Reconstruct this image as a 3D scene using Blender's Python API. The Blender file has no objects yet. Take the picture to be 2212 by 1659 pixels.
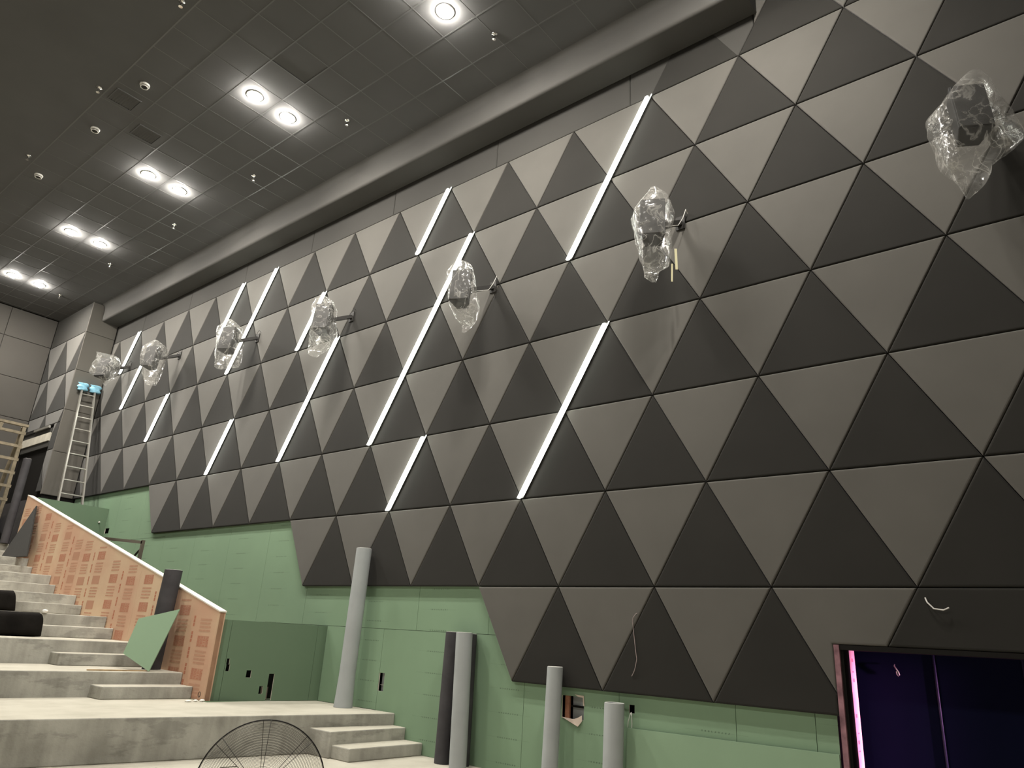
import bpy, bmesh, math, random
from mathutils import Vector, Matrix, noise as mnoise
random.seed(7)
scene = bpy.context.scene
COL = scene.collection

# ------------------------------------------------------------------ camera
CAM = Vector((7.5928, -7.0748, 1.4084))
FWD = Vector((-0.60820989, 0.71910643, 0.33610515)).normalized()
UPV = Vector((0.16978034, -0.29577435, 0.94004903))
UPV = (UPV - FWD * UPV.dot(FWD)).normalized()
RGT = FWD.cross(UPV)
cd = bpy.data.cameras.new('camera')
cam = bpy.data.objects.new('camera', cd)
COL.objects.link(cam)
M = Matrix((RGT, UPV, -FWD)).transposed().to_4x4()
M.translation = CAM
cam.matrix_world = M
cd.sensor_fit = 'HORIZONTAL'
cd.sensor_width = 36.0
cd.lens = 1554.55 / 2212 * 36.0
cd.clip_start = 0.05
scene.camera = cam

# ------------------------------------------------------------------ world / view
w = bpy.data.worlds.new('world')
scene.world = w
w.use_nodes = True
w.node_tree.nodes['Background'].inputs[0].default_value = (0.9, 0.95, 1.0, 1)
w.node_tree.nodes['Background'].inputs[1].default_value = 0.0
vs = scene.view_settings
vs.view_transform = 'Standard'
vs.look = 'None'
vs.gamma = 1.0
vs.use_curve_mapping = False
vs.exposure = 0.0
try:
    scene.cycles.max_bounces = 8
    scene.cycles.diffuse_bounces = 5
    scene.cycles.transparent_max_bounces = 16
    scene.cycles.sample_clamp_indirect = 4.0
    scene.cycles.caustics_reflective = False
    scene.cycles.caustics_refractive = False
except Exception:
    pass

LAMP_W = 100.0          # watts of each recessed downlight
LAMP_COL = (1.0, 0.945, 0.86)
STRIP_EM = 19.0          # emission of the wall light bars
DOME_EM = 720.0

# ------------------------------------------------------------------ helpers
def mat(name, col, rough=0.8, spec=0.3, metal=0.0, var=0.0, vscale=3.0, bump=0.0, bscale=60.0, emit=None, estr=0.0, sheen=0.0):
    m = bpy.data.materials.new(name)
    m.use_nodes = True
    nt = m.node_tree
    b = nt.nodes['Principled BSDF']
    b.inputs['Base Color'].default_value = (*col, 1)
    b.inputs['Roughness'].default_value = rough
    b.inputs['Specular IOR Level'].default_value = spec
    b.inputs['Metallic'].default_value = metal
    if sheen:
        b.inputs['Sheen Weight'].default_value = sheen
        b.inputs['Sheen Roughness'].default_value = 0.5
    if emit:
        b.inputs['Emission Color'].default_value = (*emit, 1)
        b.inputs['Emission Strength'].default_value = estr
    geo = nt.nodes.new('ShaderNodeNewGeometry')
    if var:
        n = nt.nodes.new('ShaderNodeTexNoise')
        n.inputs['Scale'].default_value = vscale
        n.inputs['Detail'].default_value = 4
        nt.links.new(geo.outputs['Position'], n.inputs['Vector'])
        mr = nt.nodes.new('ShaderNodeMapRange')
        mr.inputs[1].default_value = 0.3
        mr.inputs[2].default_value = 0.7
        mr.inputs[3].default_value = 1 - var
        mr.inputs[4].default_value = 1 + var
        nt.links.new(n.outputs[0], mr.inputs[0])
        mx = nt.nodes.new('ShaderNodeVectorMath')
        mx.operation = 'SCALE'
        mx.inputs[0].default_value = col
        nt.links.new(mr.outputs[0], mx.inputs['Scale'])
        nt.links.new(mx.outputs[0], b.inputs['Base Color'])
    if bump:
        n2 = nt.nodes.new('ShaderNodeTexNoise')
        n2.inputs['Scale'].default_value = bscale
        n2.inputs['Detail'].default_value = 3
        nt.links.new(geo.outputs['Position'], n2.inputs['Vector'])
        bp = nt.nodes.new('ShaderNodeBump')
        bp.inputs['Strength'].default_value = bump
        bp.inputs['Distance'].default_value = 0.02
        nt.links.new(n2.outputs[0], bp.inputs['Height'])
        nt.links.new(bp.outputs[0], b.inputs['Normal'])
    return m

def nodes_of(m):
    nt = m.node_tree
    return nt, nt.nodes['Principled BSDF']

def math_node(nt, op, a, b=None):
    n = nt.nodes.new('ShaderNodeMath')
    n.operation = op
    for i, v in enumerate((a, b)):
        if v is None:
            continue
        if isinstance(v, (int, float)):
            n.inputs[i].default_value = v
        else:
            nt.links.new(v, n.inputs[i])
    return n.outputs[0]

def mk(name, verts, faces, m, parent=None, smooth=False):
    me = bpy.data.meshes.new(name)
    me.from_pydata([tuple(v) for v in verts], [], faces)
    me.update()
    bm = bmesh.new()
    bm.from_mesh(me)
    bmesh.ops.recalc_face_normals(bm, faces=bm.faces)
    bm.to_mesh(me)
    bm.free()
    if m is not None:
        me.materials.append(m)
    if smooth:
        for p in me.polygons:
            p.use_smooth = True
    o = bpy.data.objects.new(name, me)
    COL.objects.link(o)
    if parent is not None:
        o.parent = parent
    return o

def empty(name, loc=(0, 0, 0)):
    o = bpy.data.objects.new(name, None)
    o.empty_display_size = 0.1
    COL.objects.link(o)
    o.location = loc
    return o

def tag(o, label=None, cat=None, group=None, kind=None):
    if label: o['label'] = label
    if cat: o['category'] = cat
    if group: o['group'] = group
    if kind: o['kind'] = kind
    return o

class MB:
    """collects shapes for one mesh"""
    def __init__(s):
        s.v, s.f = [], []
    def add(s, verts, faces):
        k = len(s.v)
        s.v += [tuple(v) for v in verts]
        s.f += [tuple(i + k for i in f) for f in faces]
    def box(s, a, b):
        x0, y0, z0 = a
        x1, y1, z1 = b
        s.add([(x0, y0, z0), (x1, y0, z0), (x1, y1, z0), (x0, y1, z0), (x0, y0, z1), (x1, y0, z1), (x1, y1, z1), (x0, y1, z1)],
              [(0, 3, 2, 1), (4, 5, 6, 7), (0, 1, 5, 4), (1, 2, 6, 5), (2, 3, 7, 6), (3, 0, 4, 7)])
    def prism(s, pts, d):
        """closed polygon (3D points) extruded by vector d"""
        n = len(pts)
        d = Vector(d)
        s.add([Vector(p) for p in pts] + [Vector(p) + d for p in pts],
              [tuple(range(n))[::-1], tuple(range(n, 2 * n))] + [(i, (i + 1) % n, n + (i + 1) % n, n + i) for i in range(n)])
    def bar(s, a, b, wd, th, up=(0, 0, 1)):
        """rectangular bar from a to b"""
        a, b = Vector(a), Vector(b)
        t = (b - a).normalized()
        u = Vector(up)
        r = t.cross(u).normalized()
        u = r.cross(t).normalized()
        q = [r * wd / 2 + u * th / 2, -r * wd / 2 + u * th / 2, -r * wd / 2 - u * th / 2, r * wd / 2 - u * th / 2]
        s.add([a + k for k in q] + [b + k for k in q], [(0, 1, 2, 3), (7, 6, 5, 4)] + [(i, 4 + i, 4 + (i + 1) % 4, (i + 1) % 4) for i in range(4)])
    def tube(s, pts, r, n=8, cap=True, closed=False):
        pts = [Vector(p) for p in pts]
        m = len(pts)
        rs = r if isinstance(r, (list, tuple)) else [r] * m
        k0 = len(s.v)
        t0 = (pts[1] - pts[0]).normalized()
        ref = Vector((0, 0, 1)) if abs(t0.z) < 0.9 else Vector((1, 0, 0))
        nn = (ref - t0 * ref.dot(t0)).normalized()
        vs_ = []
        for i, p in enumerate(pts):
            if closed:
                t = (pts[(i + 1) % m] - pts[i - 1]).normalized()
            else:
                t = (pts[min(i + 1, m - 1)] - pts[max(i - 1, 0)]).normalized()
            nn = (nn - t * nn.dot(t)).normalized()
            bb = t.cross(nn)
            for j in range(n):
                a = 2 * math.pi * j / n
                vs_.append(p + (nn * math.cos(a) + bb * math.sin(a)) * rs[i])
        fs = []
        for i in range(m if closed else m - 1):
            i2 = (i + 1) % m
            for j in range(n):
                fs.append((i * n + j, i * n + (j + 1) % n, i2 * n + (j + 1) % n, i2 * n + j))
        if cap and not closed:
            fs.append(tuple(range(n))[::-1])
            fs.append(tuple(range((m - 1) * n, m * n)))
        s.add(vs_, fs)
    def lathe(s, prof, c, n=24, axis=None):
        """profile [(r, z)] turned about the z axis at c"""
        c = Vector(c)
        vs_ = []
        for r, z in prof:
            for j in range(n):
                a = 2 * math.pi * j / n
                vs_.append(c + Vector((r * math.cos(a), r * math.sin(a), z)))
        fs = []
        for i in range(len(prof) - 1):
            for j in range(n):
                fs.append((i * n + j, i * n + (j + 1) % n, (i + 1) * n + (j + 1) % n, (i + 1) * n + j))
        s.add(vs_, fs)
    def build(s, name, m, parent=None, smooth=False):
        return mk(name, s.v, s.f, m, parent, smooth)

def box(name, a, b, m, parent=None):
    q = MB()
    q.box(a, b)
    return q.build(name, m, parent)

def clip(poly, axis, val, keep):
    """clip a convex (x,z) polygon; keep 'lt' or 'gt'"""
    out = []
    n = len(poly)
    ins = (lambda p: p[axis] <= val) if keep == 'lt' else (lambda p: p[axis] >= val)
    for i in range(n):
        a, b = poly[i], poly[(i + 1) % n]
        if ins(a):
            out.append(a)
        if ins(a) != ins(b):
            t = (val - a[axis]) / (b[axis] - a[axis])
            out.append((a[0] + t * (b[0] - a[0]), a[1] + t * (b[1] - a[1])))
    res = []
    for p in out:
        if not res or abs(p[0] - res[-1][0]) + abs(p[1] - res[-1][1]) > 1e-4:
            res.append(p)
    if len(res) > 1 and abs(res[0][0] - res[-1][0]) + abs(res[0][1] - res[-1][1]) < 1e-4:
        res.pop()
    return res

def area2(p):
    return sum(p[i][0] * p[(i + 1) % len(p)][1] - p[(i + 1) % len(p)][0] * p[i][1] for i in range(len(p))) / 2

def inset(poly, d):
    """poly counter-clockwise"""
    n = len(poly)
    out = []
    for i in range(n):
        p0, p1, p2 = Vector(poly[i - 1]), Vector(poly[i]), Vector(poly[(i + 1) % n])
        e1, e2 = (p1 - p0).normalized(), (p2 - p1).normalized()
        n1, n2 = Vector((-e1.y, e1.x)), Vector((-e2.y, e2.x))
        k = 1 + n1.dot(n2)
        q = p1 + (n1 + n2) * (d / max(k, 0.15))
        out.append((q.x, q.y))
    return out

def pad_mesh(poly, y0=0.0, th=0.05, gap=0.0035):
    """an upholstered pad: rounded-over edges, front towards -Y"""
    if area2(poly) < 0:
        poly = poly[::-1]
    rings = [(gap, th), (gap, 0.016), (gap + 0.003, 0.007), (gap + 0.010, 0.0015), (gap + 0.02, 0.0)]
    v, f = [], []
    n = len(poly)
    for d, y in rings:
        for x, z in inset(poly, d):
            v.append((x, y0 + y, z))
    for r in range(len(rings) - 1):
        for i in range(n):
            j = (i + 1) % n
            f.append((r * n + i, r * n + j, (r + 1) * n + j, (r + 1) * n + i))
    f.append(tuple(range((len(rings) - 1) * n, len(rings) * n)))
    f.append(tuple(range(n))[::-1])
    return v, f

# ------------------------------------------------------------------ materials
M_LIGHT = mat('grey_fabric', (0.094, 0.0885, 0.079), 0.85, 0.25, var=0.07, vscale=1.3, bump=0.06, bscale=6, sheen=0.15)
M_DARK = mat('charcoal_fabric', (0.0225, 0.0213, 0.0188), 0.85, 0.15, var=0.08, vscale=1.3, bump=0.06, bscale=6, sheen=0.06)
M_PLAIN = mat('dark_grey_fabric', (0.047, 0.045, 0.041), 0.85, 0.25, var=0.05, vscale=1.0)
M_RET = mat('mid_grey_fabric', (0.062, 0.0575, 0.051), 0.85, 0.25, var=0.06, vscale=1.0)
M_COL = mat('column_fabric', (0.125, 0.116, 0.102), 0.85, 0.25, var=0.06, vscale=1.0)
M_CEIL = mat('ceiling_paint', (0.108, 0.106, 0.105), 0.9, 0.12, var=0.05, vscale=1.0)
M_BEAM = mat('soffit_paint', (0.075, 0.072, 0.067), 0.75, 0.2, var=0.05, vscale=1.0)
M_TBAR = mat('tbar_paint', (0.10, 0.098, 0.096), 0.30, 0.6)
M_BLACK = mat('black_void', (0.012, 0.011, 0.010), 0.9, 0.1)
M_BLKBLOCK = mat('black_matte', (0.010, 0.009, 0.008), 0.95, 0.1, var=0.3, vscale=6, bump=0.4, bscale=9)
M_WHITE = mat('white_plastic', (0.75, 0.73, 0.68), 0.4, 0.5)
M_CHROME = mat('chrome', (0.8, 0.78, 0.74), 0.15, 0.5, metal=1.0)
M_ALU = mat('aluminium', (0.62, 0.60, 0.55), 0.32, 0.5, metal=0.85)
M_STEEL = mat('dark_steel', (0.022, 0.020, 0.018), 0.6, 0.3)
M_BROWNSTEEL = mat('brown_steel_pipe', (0.10, 0.085, 0.065), 0.5, 0.3)
M_SPK = mat('speaker_black', (0.018, 0.018, 0.018), 0.5, 0.4)
M_GRILLE = mat('speaker_grille', (0.035, 0.034, 0.033), 0.6, 0.4, bump=0.5, bscale=220)
M_GYPSUM = mat('gypsum_core', (0.62, 0.58, 0.50), 0.95, 0.1)
M_FOAMG = mat('grey_foam', (0.36, 0.38, 0.385), 0.8, 0.25, var=0.05, vscale=4)
M_FOAMD = mat('dark_foam', (0.055, 0.052, 0.056), 0.75, 0.25, var=0.18, vscale=5)
M_CLOTH = mat('blue_cloth', (0.28, 0.56, 0.72), 0.9, 0.1, var=0.15, vscale=20)
M_WOOD = mat('old_wood', (0.22, 0.185, 0.13), 0.8, 0.2, var=0.25, vscale=9)
M_PALE = mat('pale_plank', (0.50, 0.47, 0.40), 0.8, 0.2, var=0.12, vscale=5)
M_CAP = mat('white_cap_board', (0.80, 0.76, 0.68), 0.7, 0.2, var=0.06, vscale=8)
M_STUD = mat('wood_stud', (0.33, 0.15, 0.09), 0.8, 0.2, var=0.2, vscale=14)
M_TORN = mat('torn_paper', (0.60, 0.50, 0.42), 0.95, 0.1)
M_NAVY = mat('navy_padded', (0.0032, 0.0046, 0.0190), 0.9, 0.08, var=0.05, vscale=2)
M_WIRE = mat('white_wire', (0.60, 0.58, 0.55), 0.5, 0.3)
M_PWIRE = mat('pale_pink_wire', (0.32, 0.26, 0.25), 0.6, 0.3)
M_LED = mat('led_diffuser', (1, 1, 1), 0.5, 0.2, emit=(0.97, 1.0, 0.90), estr=STRIP_EM)
M_HOUSING = mat('led_housing', (0.04, 0.04, 0.036), 0.5, 0.4)
M_DOME = mat('lamp_lens', (1, 1, 1), 0.4, 0.2, emit=(1.0, 0.96, 0.88), estr=DOME_EM)
M_TRIM = mat('lamp_trim', (0.62, 0.60, 0.56), 0.4, 0.4)
M_REDPRINT = mat('red_print', (0.49, 0.20, 0.13), 0.85, 0.1)
M_REDFAINT = mat('faint_red_print', (0.53, 0.30, 0.205), 0.85, 0.1)
M_SCRAP = mat('white_scrap', (0.8, 0.78, 0.72), 0.9, 0.1)
M_LATH = mat('lath_wood', (0.42, 0.30, 0.17), 0.8, 0.2, var=0.2, vscale=12)

# concrete with stains, drips and top faces painted lighter, as if lit from above
M_CONC = mat('cement_screed', (0.4, 0.39, 0.35), 0.9, 0.15, bump=0.15, bscale=30)
nt, b = nodes_of(M_CONC)
geo = nt.nodes.new('ShaderNodeNewGeometry')
n1 = nt.nodes.new('ShaderNodeTexNoise'); n1.inputs['Scale'].default_value = 2.2; n1.inputs['Detail'].default_value = 6
nt.links.new(geo.outputs['Position'], n1.inputs['Vector'])
mp = nt.nodes.new('ShaderNodeMapping'); mp.inputs['Scale'].default_value = (9, 9, 0.9)
nt.links.new(geo.outputs['Position'], mp.inputs['Vector'])
n2 = nt.nodes.new('ShaderNodeTexNoise'); n2.inputs['Scale'].default_value = 1.2; n2.inputs['Detail'].default_value = 3
nt.links.new(mp.outputs[0], n2.inputs['Vector'])
rp = nt.nodes.new('ShaderNodeValToRGB')
rp.color_ramp.elements[0].position = 0.32; rp.color_ramp.elements[0].color = (0.252, 0.245, 0.216, 1)
rp.color_ramp.elements[1].position = 0.62; rp.color_ramp.elements[1].color = (0.455, 0.445, 0.40, 1)
sm = math_node(nt, 'ADD', math_node(nt, 'MULTIPLY', n1.outputs[0], 0.72), math_node(nt, 'MULTIPLY', n2.outputs[0], 0.28))
nt.links.new(sm, rp.inputs[0])
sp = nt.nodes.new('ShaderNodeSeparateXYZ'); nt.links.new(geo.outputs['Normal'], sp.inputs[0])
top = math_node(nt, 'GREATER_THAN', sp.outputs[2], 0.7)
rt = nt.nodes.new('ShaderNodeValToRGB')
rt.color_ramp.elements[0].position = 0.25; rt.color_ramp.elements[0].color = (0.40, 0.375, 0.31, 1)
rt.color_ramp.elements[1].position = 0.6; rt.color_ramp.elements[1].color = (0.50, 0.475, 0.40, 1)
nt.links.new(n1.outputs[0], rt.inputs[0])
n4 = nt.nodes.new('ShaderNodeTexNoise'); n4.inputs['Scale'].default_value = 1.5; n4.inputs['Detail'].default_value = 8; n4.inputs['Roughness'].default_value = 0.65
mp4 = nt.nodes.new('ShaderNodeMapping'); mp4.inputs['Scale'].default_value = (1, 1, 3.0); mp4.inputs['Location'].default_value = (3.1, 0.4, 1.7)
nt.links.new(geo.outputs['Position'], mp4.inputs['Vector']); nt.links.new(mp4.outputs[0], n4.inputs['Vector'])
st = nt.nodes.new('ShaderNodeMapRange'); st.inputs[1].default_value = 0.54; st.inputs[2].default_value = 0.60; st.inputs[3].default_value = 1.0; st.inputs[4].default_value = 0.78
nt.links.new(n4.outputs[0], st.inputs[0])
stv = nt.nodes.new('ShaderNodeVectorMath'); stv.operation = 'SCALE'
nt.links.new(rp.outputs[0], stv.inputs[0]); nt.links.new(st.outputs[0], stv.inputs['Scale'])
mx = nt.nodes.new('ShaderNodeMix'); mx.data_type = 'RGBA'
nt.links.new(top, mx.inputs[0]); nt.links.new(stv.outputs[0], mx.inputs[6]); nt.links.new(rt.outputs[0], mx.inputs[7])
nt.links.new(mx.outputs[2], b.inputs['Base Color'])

# green moisture board with rows of small dark print
def green_mat(name, col, prints=True):
    m = mat(name, col, 0.8, 0.25)
    nt, b = nodes_of(m)
    geo = nt.nodes.new('ShaderNodeNewGeometry')
    n1 = nt.nodes.new('ShaderNodeTexNoise'); n1.inputs['Scale'].default_value = 0.9; n1.inputs['Detail'].default_value = 4
    nt.links.new(geo.outputs['Position'], n1.inputs['Vector'])
    v = math_node(nt, 'MULTIPLY_ADD', n1.outputs[0], 0.22)
    v.node.inputs[2].default_value = 0.89
    if prints:
        s = nt.nodes.new('ShaderNodeSeparateXYZ'); nt.links.new(geo.outputs['Position'], s.inputs[0])
        X, Z = s.outputs[0], s.outputs[2]
        col_i = math_node(nt, 'FLOOR', math_node(nt, 'DIVIDE', math_node(nt, 'ADD', X, 20.5), 1.275))
        fx = math_node(nt, 'FRACT', math_node(nt, 'DIVIDE', math_node(nt, 'ADD', X, 20.5), 1.275))
        zz = math_node(nt, 'ADD', math_node(nt, 'ADD', Z, 10.0), math_node(nt, 'MULTIPLY', col_i, 0.085))
        fz = math_node(nt, 'FRACT', math_node(nt, 'DIVIDE', zz, 0.262))
        row = math_node(nt, 'LESS_THAN', fz, 0.055)
        line = math_node(nt, 'LESS_THAN', math_node(nt, 'ABSOLUTE', math_node(nt, 'SUBTRACT', fz, 0.027)), 0.006)
        win = math_node(nt, 'LESS_THAN', math_node(nt, 'ABSOLUTE', math_node(nt, 'SUBTRACT', fx, 0.5)), 0.12)
        winl = math_node(nt, 'LESS_THAN', math_node(nt, 'ABSOLUTE', math_node(nt, 'SUBTRACT', fx, 0.5)), 0.25)
        let = math_node(nt, 'LESS_THAN', math_node(nt, 'FRACT', math_node(nt, 'DIVIDE', X, 0.034)), 0.5)
        n3 = nt.nodes.new('ShaderNodeTexNoise'); n3.inputs['Scale'].default_value = 70
        nt.links.new(geo.outputs['Position'], n3.inputs['Vector'])
        blot = math_node(nt, 'GREATER_THAN', n3.outputs[0], 0.42)
        mk_ = math_node(nt, 'MULTIPLY', math_node(nt, 'MULTIPLY', row, win), math_node(nt, 'MULTIPLY', let, blot))
        ln_ = math_node(nt, 'MULTIPLY', math_node(nt, 'MULTIPLY', line, winl), 0.35)
        ink = math_node(nt, 'MAXIMUM', mk_, ln_)
        v = math_node(nt, 'MULTIPLY', v, math_node(nt, 'SUBTRACT', 1.0, math_node(nt, 'MULTIPLY', ink, 0.42)))
    vm = nt.nodes.new('ShaderNodeVectorMath'); vm.operation = 'SCALE'
    vm.inputs[0].default_value = col
    nt.links.new(v, vm.inputs['Scale'])
    nt.links.new(vm.outputs[0], b.inputs['Base Color'])
    return m
GREEN = (0.210, 0.312, 0.205)
M_GREEN = green_mat('green_moisture_board', GREEN)
M_GREEN_SHADED = green_mat('green_board_shaded', (0.132, 0.195, 0.126), False)  # printless copy of the green, darkened for faces turned from the lamps
M_GREEN2 = green_mat('green_board_plain', (0.220, 0.318, 0.210), False)

# film faced plywood, orange brown
M_PLY = mat('orange_plywood', (0.50, 0.285, 0.165), 0.75, 0.25)
nt, b = nodes_of(M_PLY)
geo = nt.nodes.new('ShaderNodeNewGeometry')
n1 = nt.nodes.new('ShaderNodeTexNoise'); n1.inputs['Scale'].default_value = 1.1; n1.inputs['Detail'].default_value = 5
nt.links.new(geo.outputs['Position'], n1.inputs['Vector'])
rp = nt.nodes.new('ShaderNodeValToRGB')
rp.color_ramp.elements[0].position = 0.35; rp.color_ramp.elements[0].color = (0.61, 0.375, 0.26, 1)
rp.color_ramp.elements[1].position = 0.65; rp.color_ramp.elements[1].color = (0.66, 0.49, 0.335, 1)
nt.links.new(n1.outputs[0], rp.inputs[0]); nt.links.new(rp.outputs[0], b.inputs['Base Color'])
M_PLYEDGE = mat('plywood_edge', (0.33, 0.19, 0.12), 0.8, 0.2, var=0.2, vscale=5)
M_PINKLITPLY = mat('pink_lit_plywood', (0.66, 0.40, 0.40), 0.8, 0.2, var=0.15, vscale=7)  # plywood with the pink of the magenta light in its colour
M_PINKLITEDGE = mat('pink_lit_plywood_edge', (0.24, 0.125, 0.145), 0.8, 0.2, var=0.45, vscale=9)  # magenta bounce light painted into the plywood edge colour

# clear crumpled polythene
M_FILM = bpy.data.materials.new('clear_plastic_film')
M_FILM.use_nodes = True
nt = M_FILM.node_tree
for n in list(nt.nodes):
    if n.type != 'OUTPUT_MATERIAL':
        nt.nodes.remove(n)
out = [n for n in nt.nodes if n.type == 'OUTPUT_MATERIAL'][0]
geo = nt.nodes.new('ShaderNodeNewGeometry')
vor = nt.nodes.new('ShaderNodeTexNoise'); vor.inputs['Scale'].default_value = 5.5; vor.inputs['Detail'].default_value = 3; vor.inputs['Distortion'].default_value = 0.8
nt.links.new(geo.outputs['Position'], vor.inputs['Vector'])
bp = nt.nodes.new('ShaderNodeBump'); bp.inputs['Strength'].default_value = 0.5; bp.inputs['Distance'].default_value = 0.05
nt.links.new(vor.outputs[0], bp.inputs['Height'])
tr = nt.nodes.new('ShaderNodeBsdfTransparent')
gl = nt.nodes.new('ShaderNodeBsdfGlossy'); gl.inputs['Roughness'].default_value = 0.16; gl.inputs['Color'].default_value = (1, 1, 1, 1)
df = nt.nodes.new('ShaderNodeBsdfDiffuse'); df.inputs['Color'].default_value = (0.85, 0.82, 0.76, 1)
tl = nt.nodes.new('ShaderNodeBsdfTranslucent'); tl.inputs['Color'].default_value = (0.85, 0.84, 0.78, 1)
for n in (gl, df, tl):
    nt.links.new(bp.outputs[0], n.inputs['Normal'])
milk = nt.nodes.new('ShaderNodeMixShader'); milk.inputs[0].default_value = 0.5
nt.links.new(df.outputs[0], milk.inputs[1]); nt.links.new(tl.outputs[0], milk.inputs[2])
# creases are milkier
# (folds run along thin ridges of the noise)
rdg = math_node(nt, 'ABSOLUTE', math_node(nt, 'SUBTRACT', vor.outputs[0], 0.52))
cr = nt.nodes.new('ShaderNodeMapRange'); cr.inputs[1].default_value = 0.0; cr.inputs[2].default_value = 0.035; cr.inputs[3].default_value = 0.42; cr.inputs[4].default_value = 0.085
nt.links.new(rdg, cr.inputs[0])
m1 = nt.nodes.new('ShaderNodeMixShader'); nt.links.new(cr.outputs[0], m1.inputs[0])
nt.links.new(tr.outputs[0], m1.inputs[1]); nt.links.new(milk.outputs[0], m1.inputs[2])
fr = nt.nodes.new('ShaderNodeFresnel'); fr.inputs['IOR'].default_value = 1.5
nt.links.new(bp.outputs[0], fr.inputs['Normal'])
m2 = nt.nodes.new('ShaderNodeMixShader'); nt.links.new(math_node(nt, 'MINIMUM', math_node(nt, 'MULTIPLY', fr.outputs[0], 0.9), 0.22), m2.inputs[0])
nt.links.new(m1.outputs[0], m2.inputs[1]); nt.links.new(gl.outputs[0], m2.inputs[2])
nt.links.new(m2.outputs[0], out.inputs['Surface'])

# ------------------------------------------------------------------ lattice of the main wall
S = 1.25
RH = 0.8615 * S
Z0 = 8.5
def lx(u): return u * S
def lz(r): return Z0 - r * RH

XL, XR = -12.91, 11.3           # main wall ends
XB = -15.4                      # rear wall
YR = -0.754                     # return wall plane
CZ = 9.5                        # ceiling
OX, OZ = 5.525, 1.547           # opening: left edge, top
OXR = 9.6

# ---- structure: main wall
wall = MB()
wall.box((XB - 0.3, 0.42, -0.6), (OX, 0.60, 9.9))
wall.box((OX, 0.42, OZ), (OXR, 0.60, 9.9))
wall.box((OXR, 0.42, -0.6), (XR + 2.2, 0.60, 9.9))
wall_right = wall.build('wall_right', M_BLACK)
tag(wall_right, 'tall side wall clad in light and dark triangular fabric panels', kind='structure')

tri_cache = {}
def add_panel(kind, u, r):
    """kind 'd': point down, top edge u..u+1 on row r; 'u': point up, base u..u+1 on row r+1"""
    if kind == 'd':
        poly = [(lx(u), lz(r)), (lx(u + 1), lz(r)), (lx(u + .5), lz(r + 1))]
    else:
        poly = [(lx(u), lz(r + 1)), (lx(u + 1), lz(r + 1)), (lx(u + .5), lz(r))]
    full = list(poly)
    m = M_LIGHT if kind == 'd' else M_DARK
    poly = clip(poly, 0, XL + 0.002, 'gt')
    if len(poly) >= 3:
        poly = clip(poly, 0, XR, 'lt')
    if r == -1 and len(poly) >= 3:
        if kind == 'd':
            poly = clip(poly, 0, 5.215, 'gt')
        if len(poly) >= 3:
            poly = clip(poly, 1, CZ - 0.03, 'lt')
    if len(poly) < 3 or abs(area2(poly)) < 0.004:
        return
    xs = [p[0] for p in poly]; zs = [p[1] for p in poly]
    if min(zs) < OZ and max(xs) > OX and min(xs) < OXR:
        if min(xs) >= OX:
            poly = clip(poly, 1, OZ, 'gt')
        elif kind == 'u':
            poly = clip(poly, 0, OX, 'lt')
        else:
            A, B, Cc = full
            tl = (OX - A[0]) / (Cc[0] - A[0])
            tr_ = (OZ - B[1]) / (Cc[1] - B[1])
            poly = [A, (OX, A[1] + tl * (Cc[1] - A[1])), (OX, OZ), (B[0] + tr_ * (Cc[0] - B[0]), OZ), B]
        if len(poly) < 3 or abs(area2(poly)) < 0.004:
            return
    same = len(poly) == 3 and all(min(abs(p[0] - q[0]) + abs(p[1] - q[1]) for q in full) < 1e-3 for p in poly)
    if same:
        if kind not in tri_cache:
            o0 = full[0]
            v, f = pad_mesh([(p[0] - o0[0], p[1] - o0[1]) for p in full])
            o = mk('triangle_panel', v, f, m, wall_right)
            tri_cache[kind] = o.data
        else:
            o = bpy.data.objects.new('triangle_panel', tri_cache[kind])
            COL.objects.link(o)
            o.parent = wall_right
        o.location = (full[0][0], 0, full[0][1])
    else:
        v, f = pad_mesh(poly)
        mk('triangle_panel', v, f, m, wall_right)

def row_panels(r, us, ue, off):
    """lattice row r between row lines r and r+1; off: fraction of vertices on row line r (0 or .5)"""
    u = us
    while u < ue:
        add_panel('d', u, r)
        u += 1
    u = us - 0.5
    while u < ue - (.6 if r == 6 else 0):
        if u >= us or r < 4:
            add_panel('u', u, r)
        u += 1
row_panels(-1, 3.5, 9, .5)
row_panels(0, -11, 9, 0)
row_panels(1, -11.5, 9, .5)
row_panels(2, -11, 9, 0)
row_panels(3, -11.5, 9, .5)
row_panels(4, -7, 9, 0)
row_panels(5, -2.5, 9, .5)
row_panels(6, 1, 5, 0)
v, f = pad_mesh([(6.25, lz(6)), (6.25 - .625 * (lz(6) - OZ) / RH, OZ), (OXR, OZ), (OXR, lz(6))])
mk('plain_strip_panel', v, f, M_DARK, wall_right)
# the up triangles that close the stepped lower rows begin half a module in
# plain strip above the top row
xs = [XL] + [x for x in (-11.2, -8.76, -6.32, -3.88, -1.44, 1.0, 3.44)] + [5.215]
for i in range(len(xs) - 1):
    poly = [(xs[i], Z0), (xs[i + 1], Z0), (xs[i + 1], CZ), (xs[i], CZ)]
    if i == len(xs) - 2:
        poly = [(xs[i], Z0), (5.0, Z0), (5.212, Z0 + .212 / .625 * RH), (5.212, CZ), (xs[i], CZ)]
    v, f = pad_mesh(poly, 0.004, 0.05, 0.0015)
    mk('plain_strip_panel', v, f, M_PLAIN, wall_right)

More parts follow.
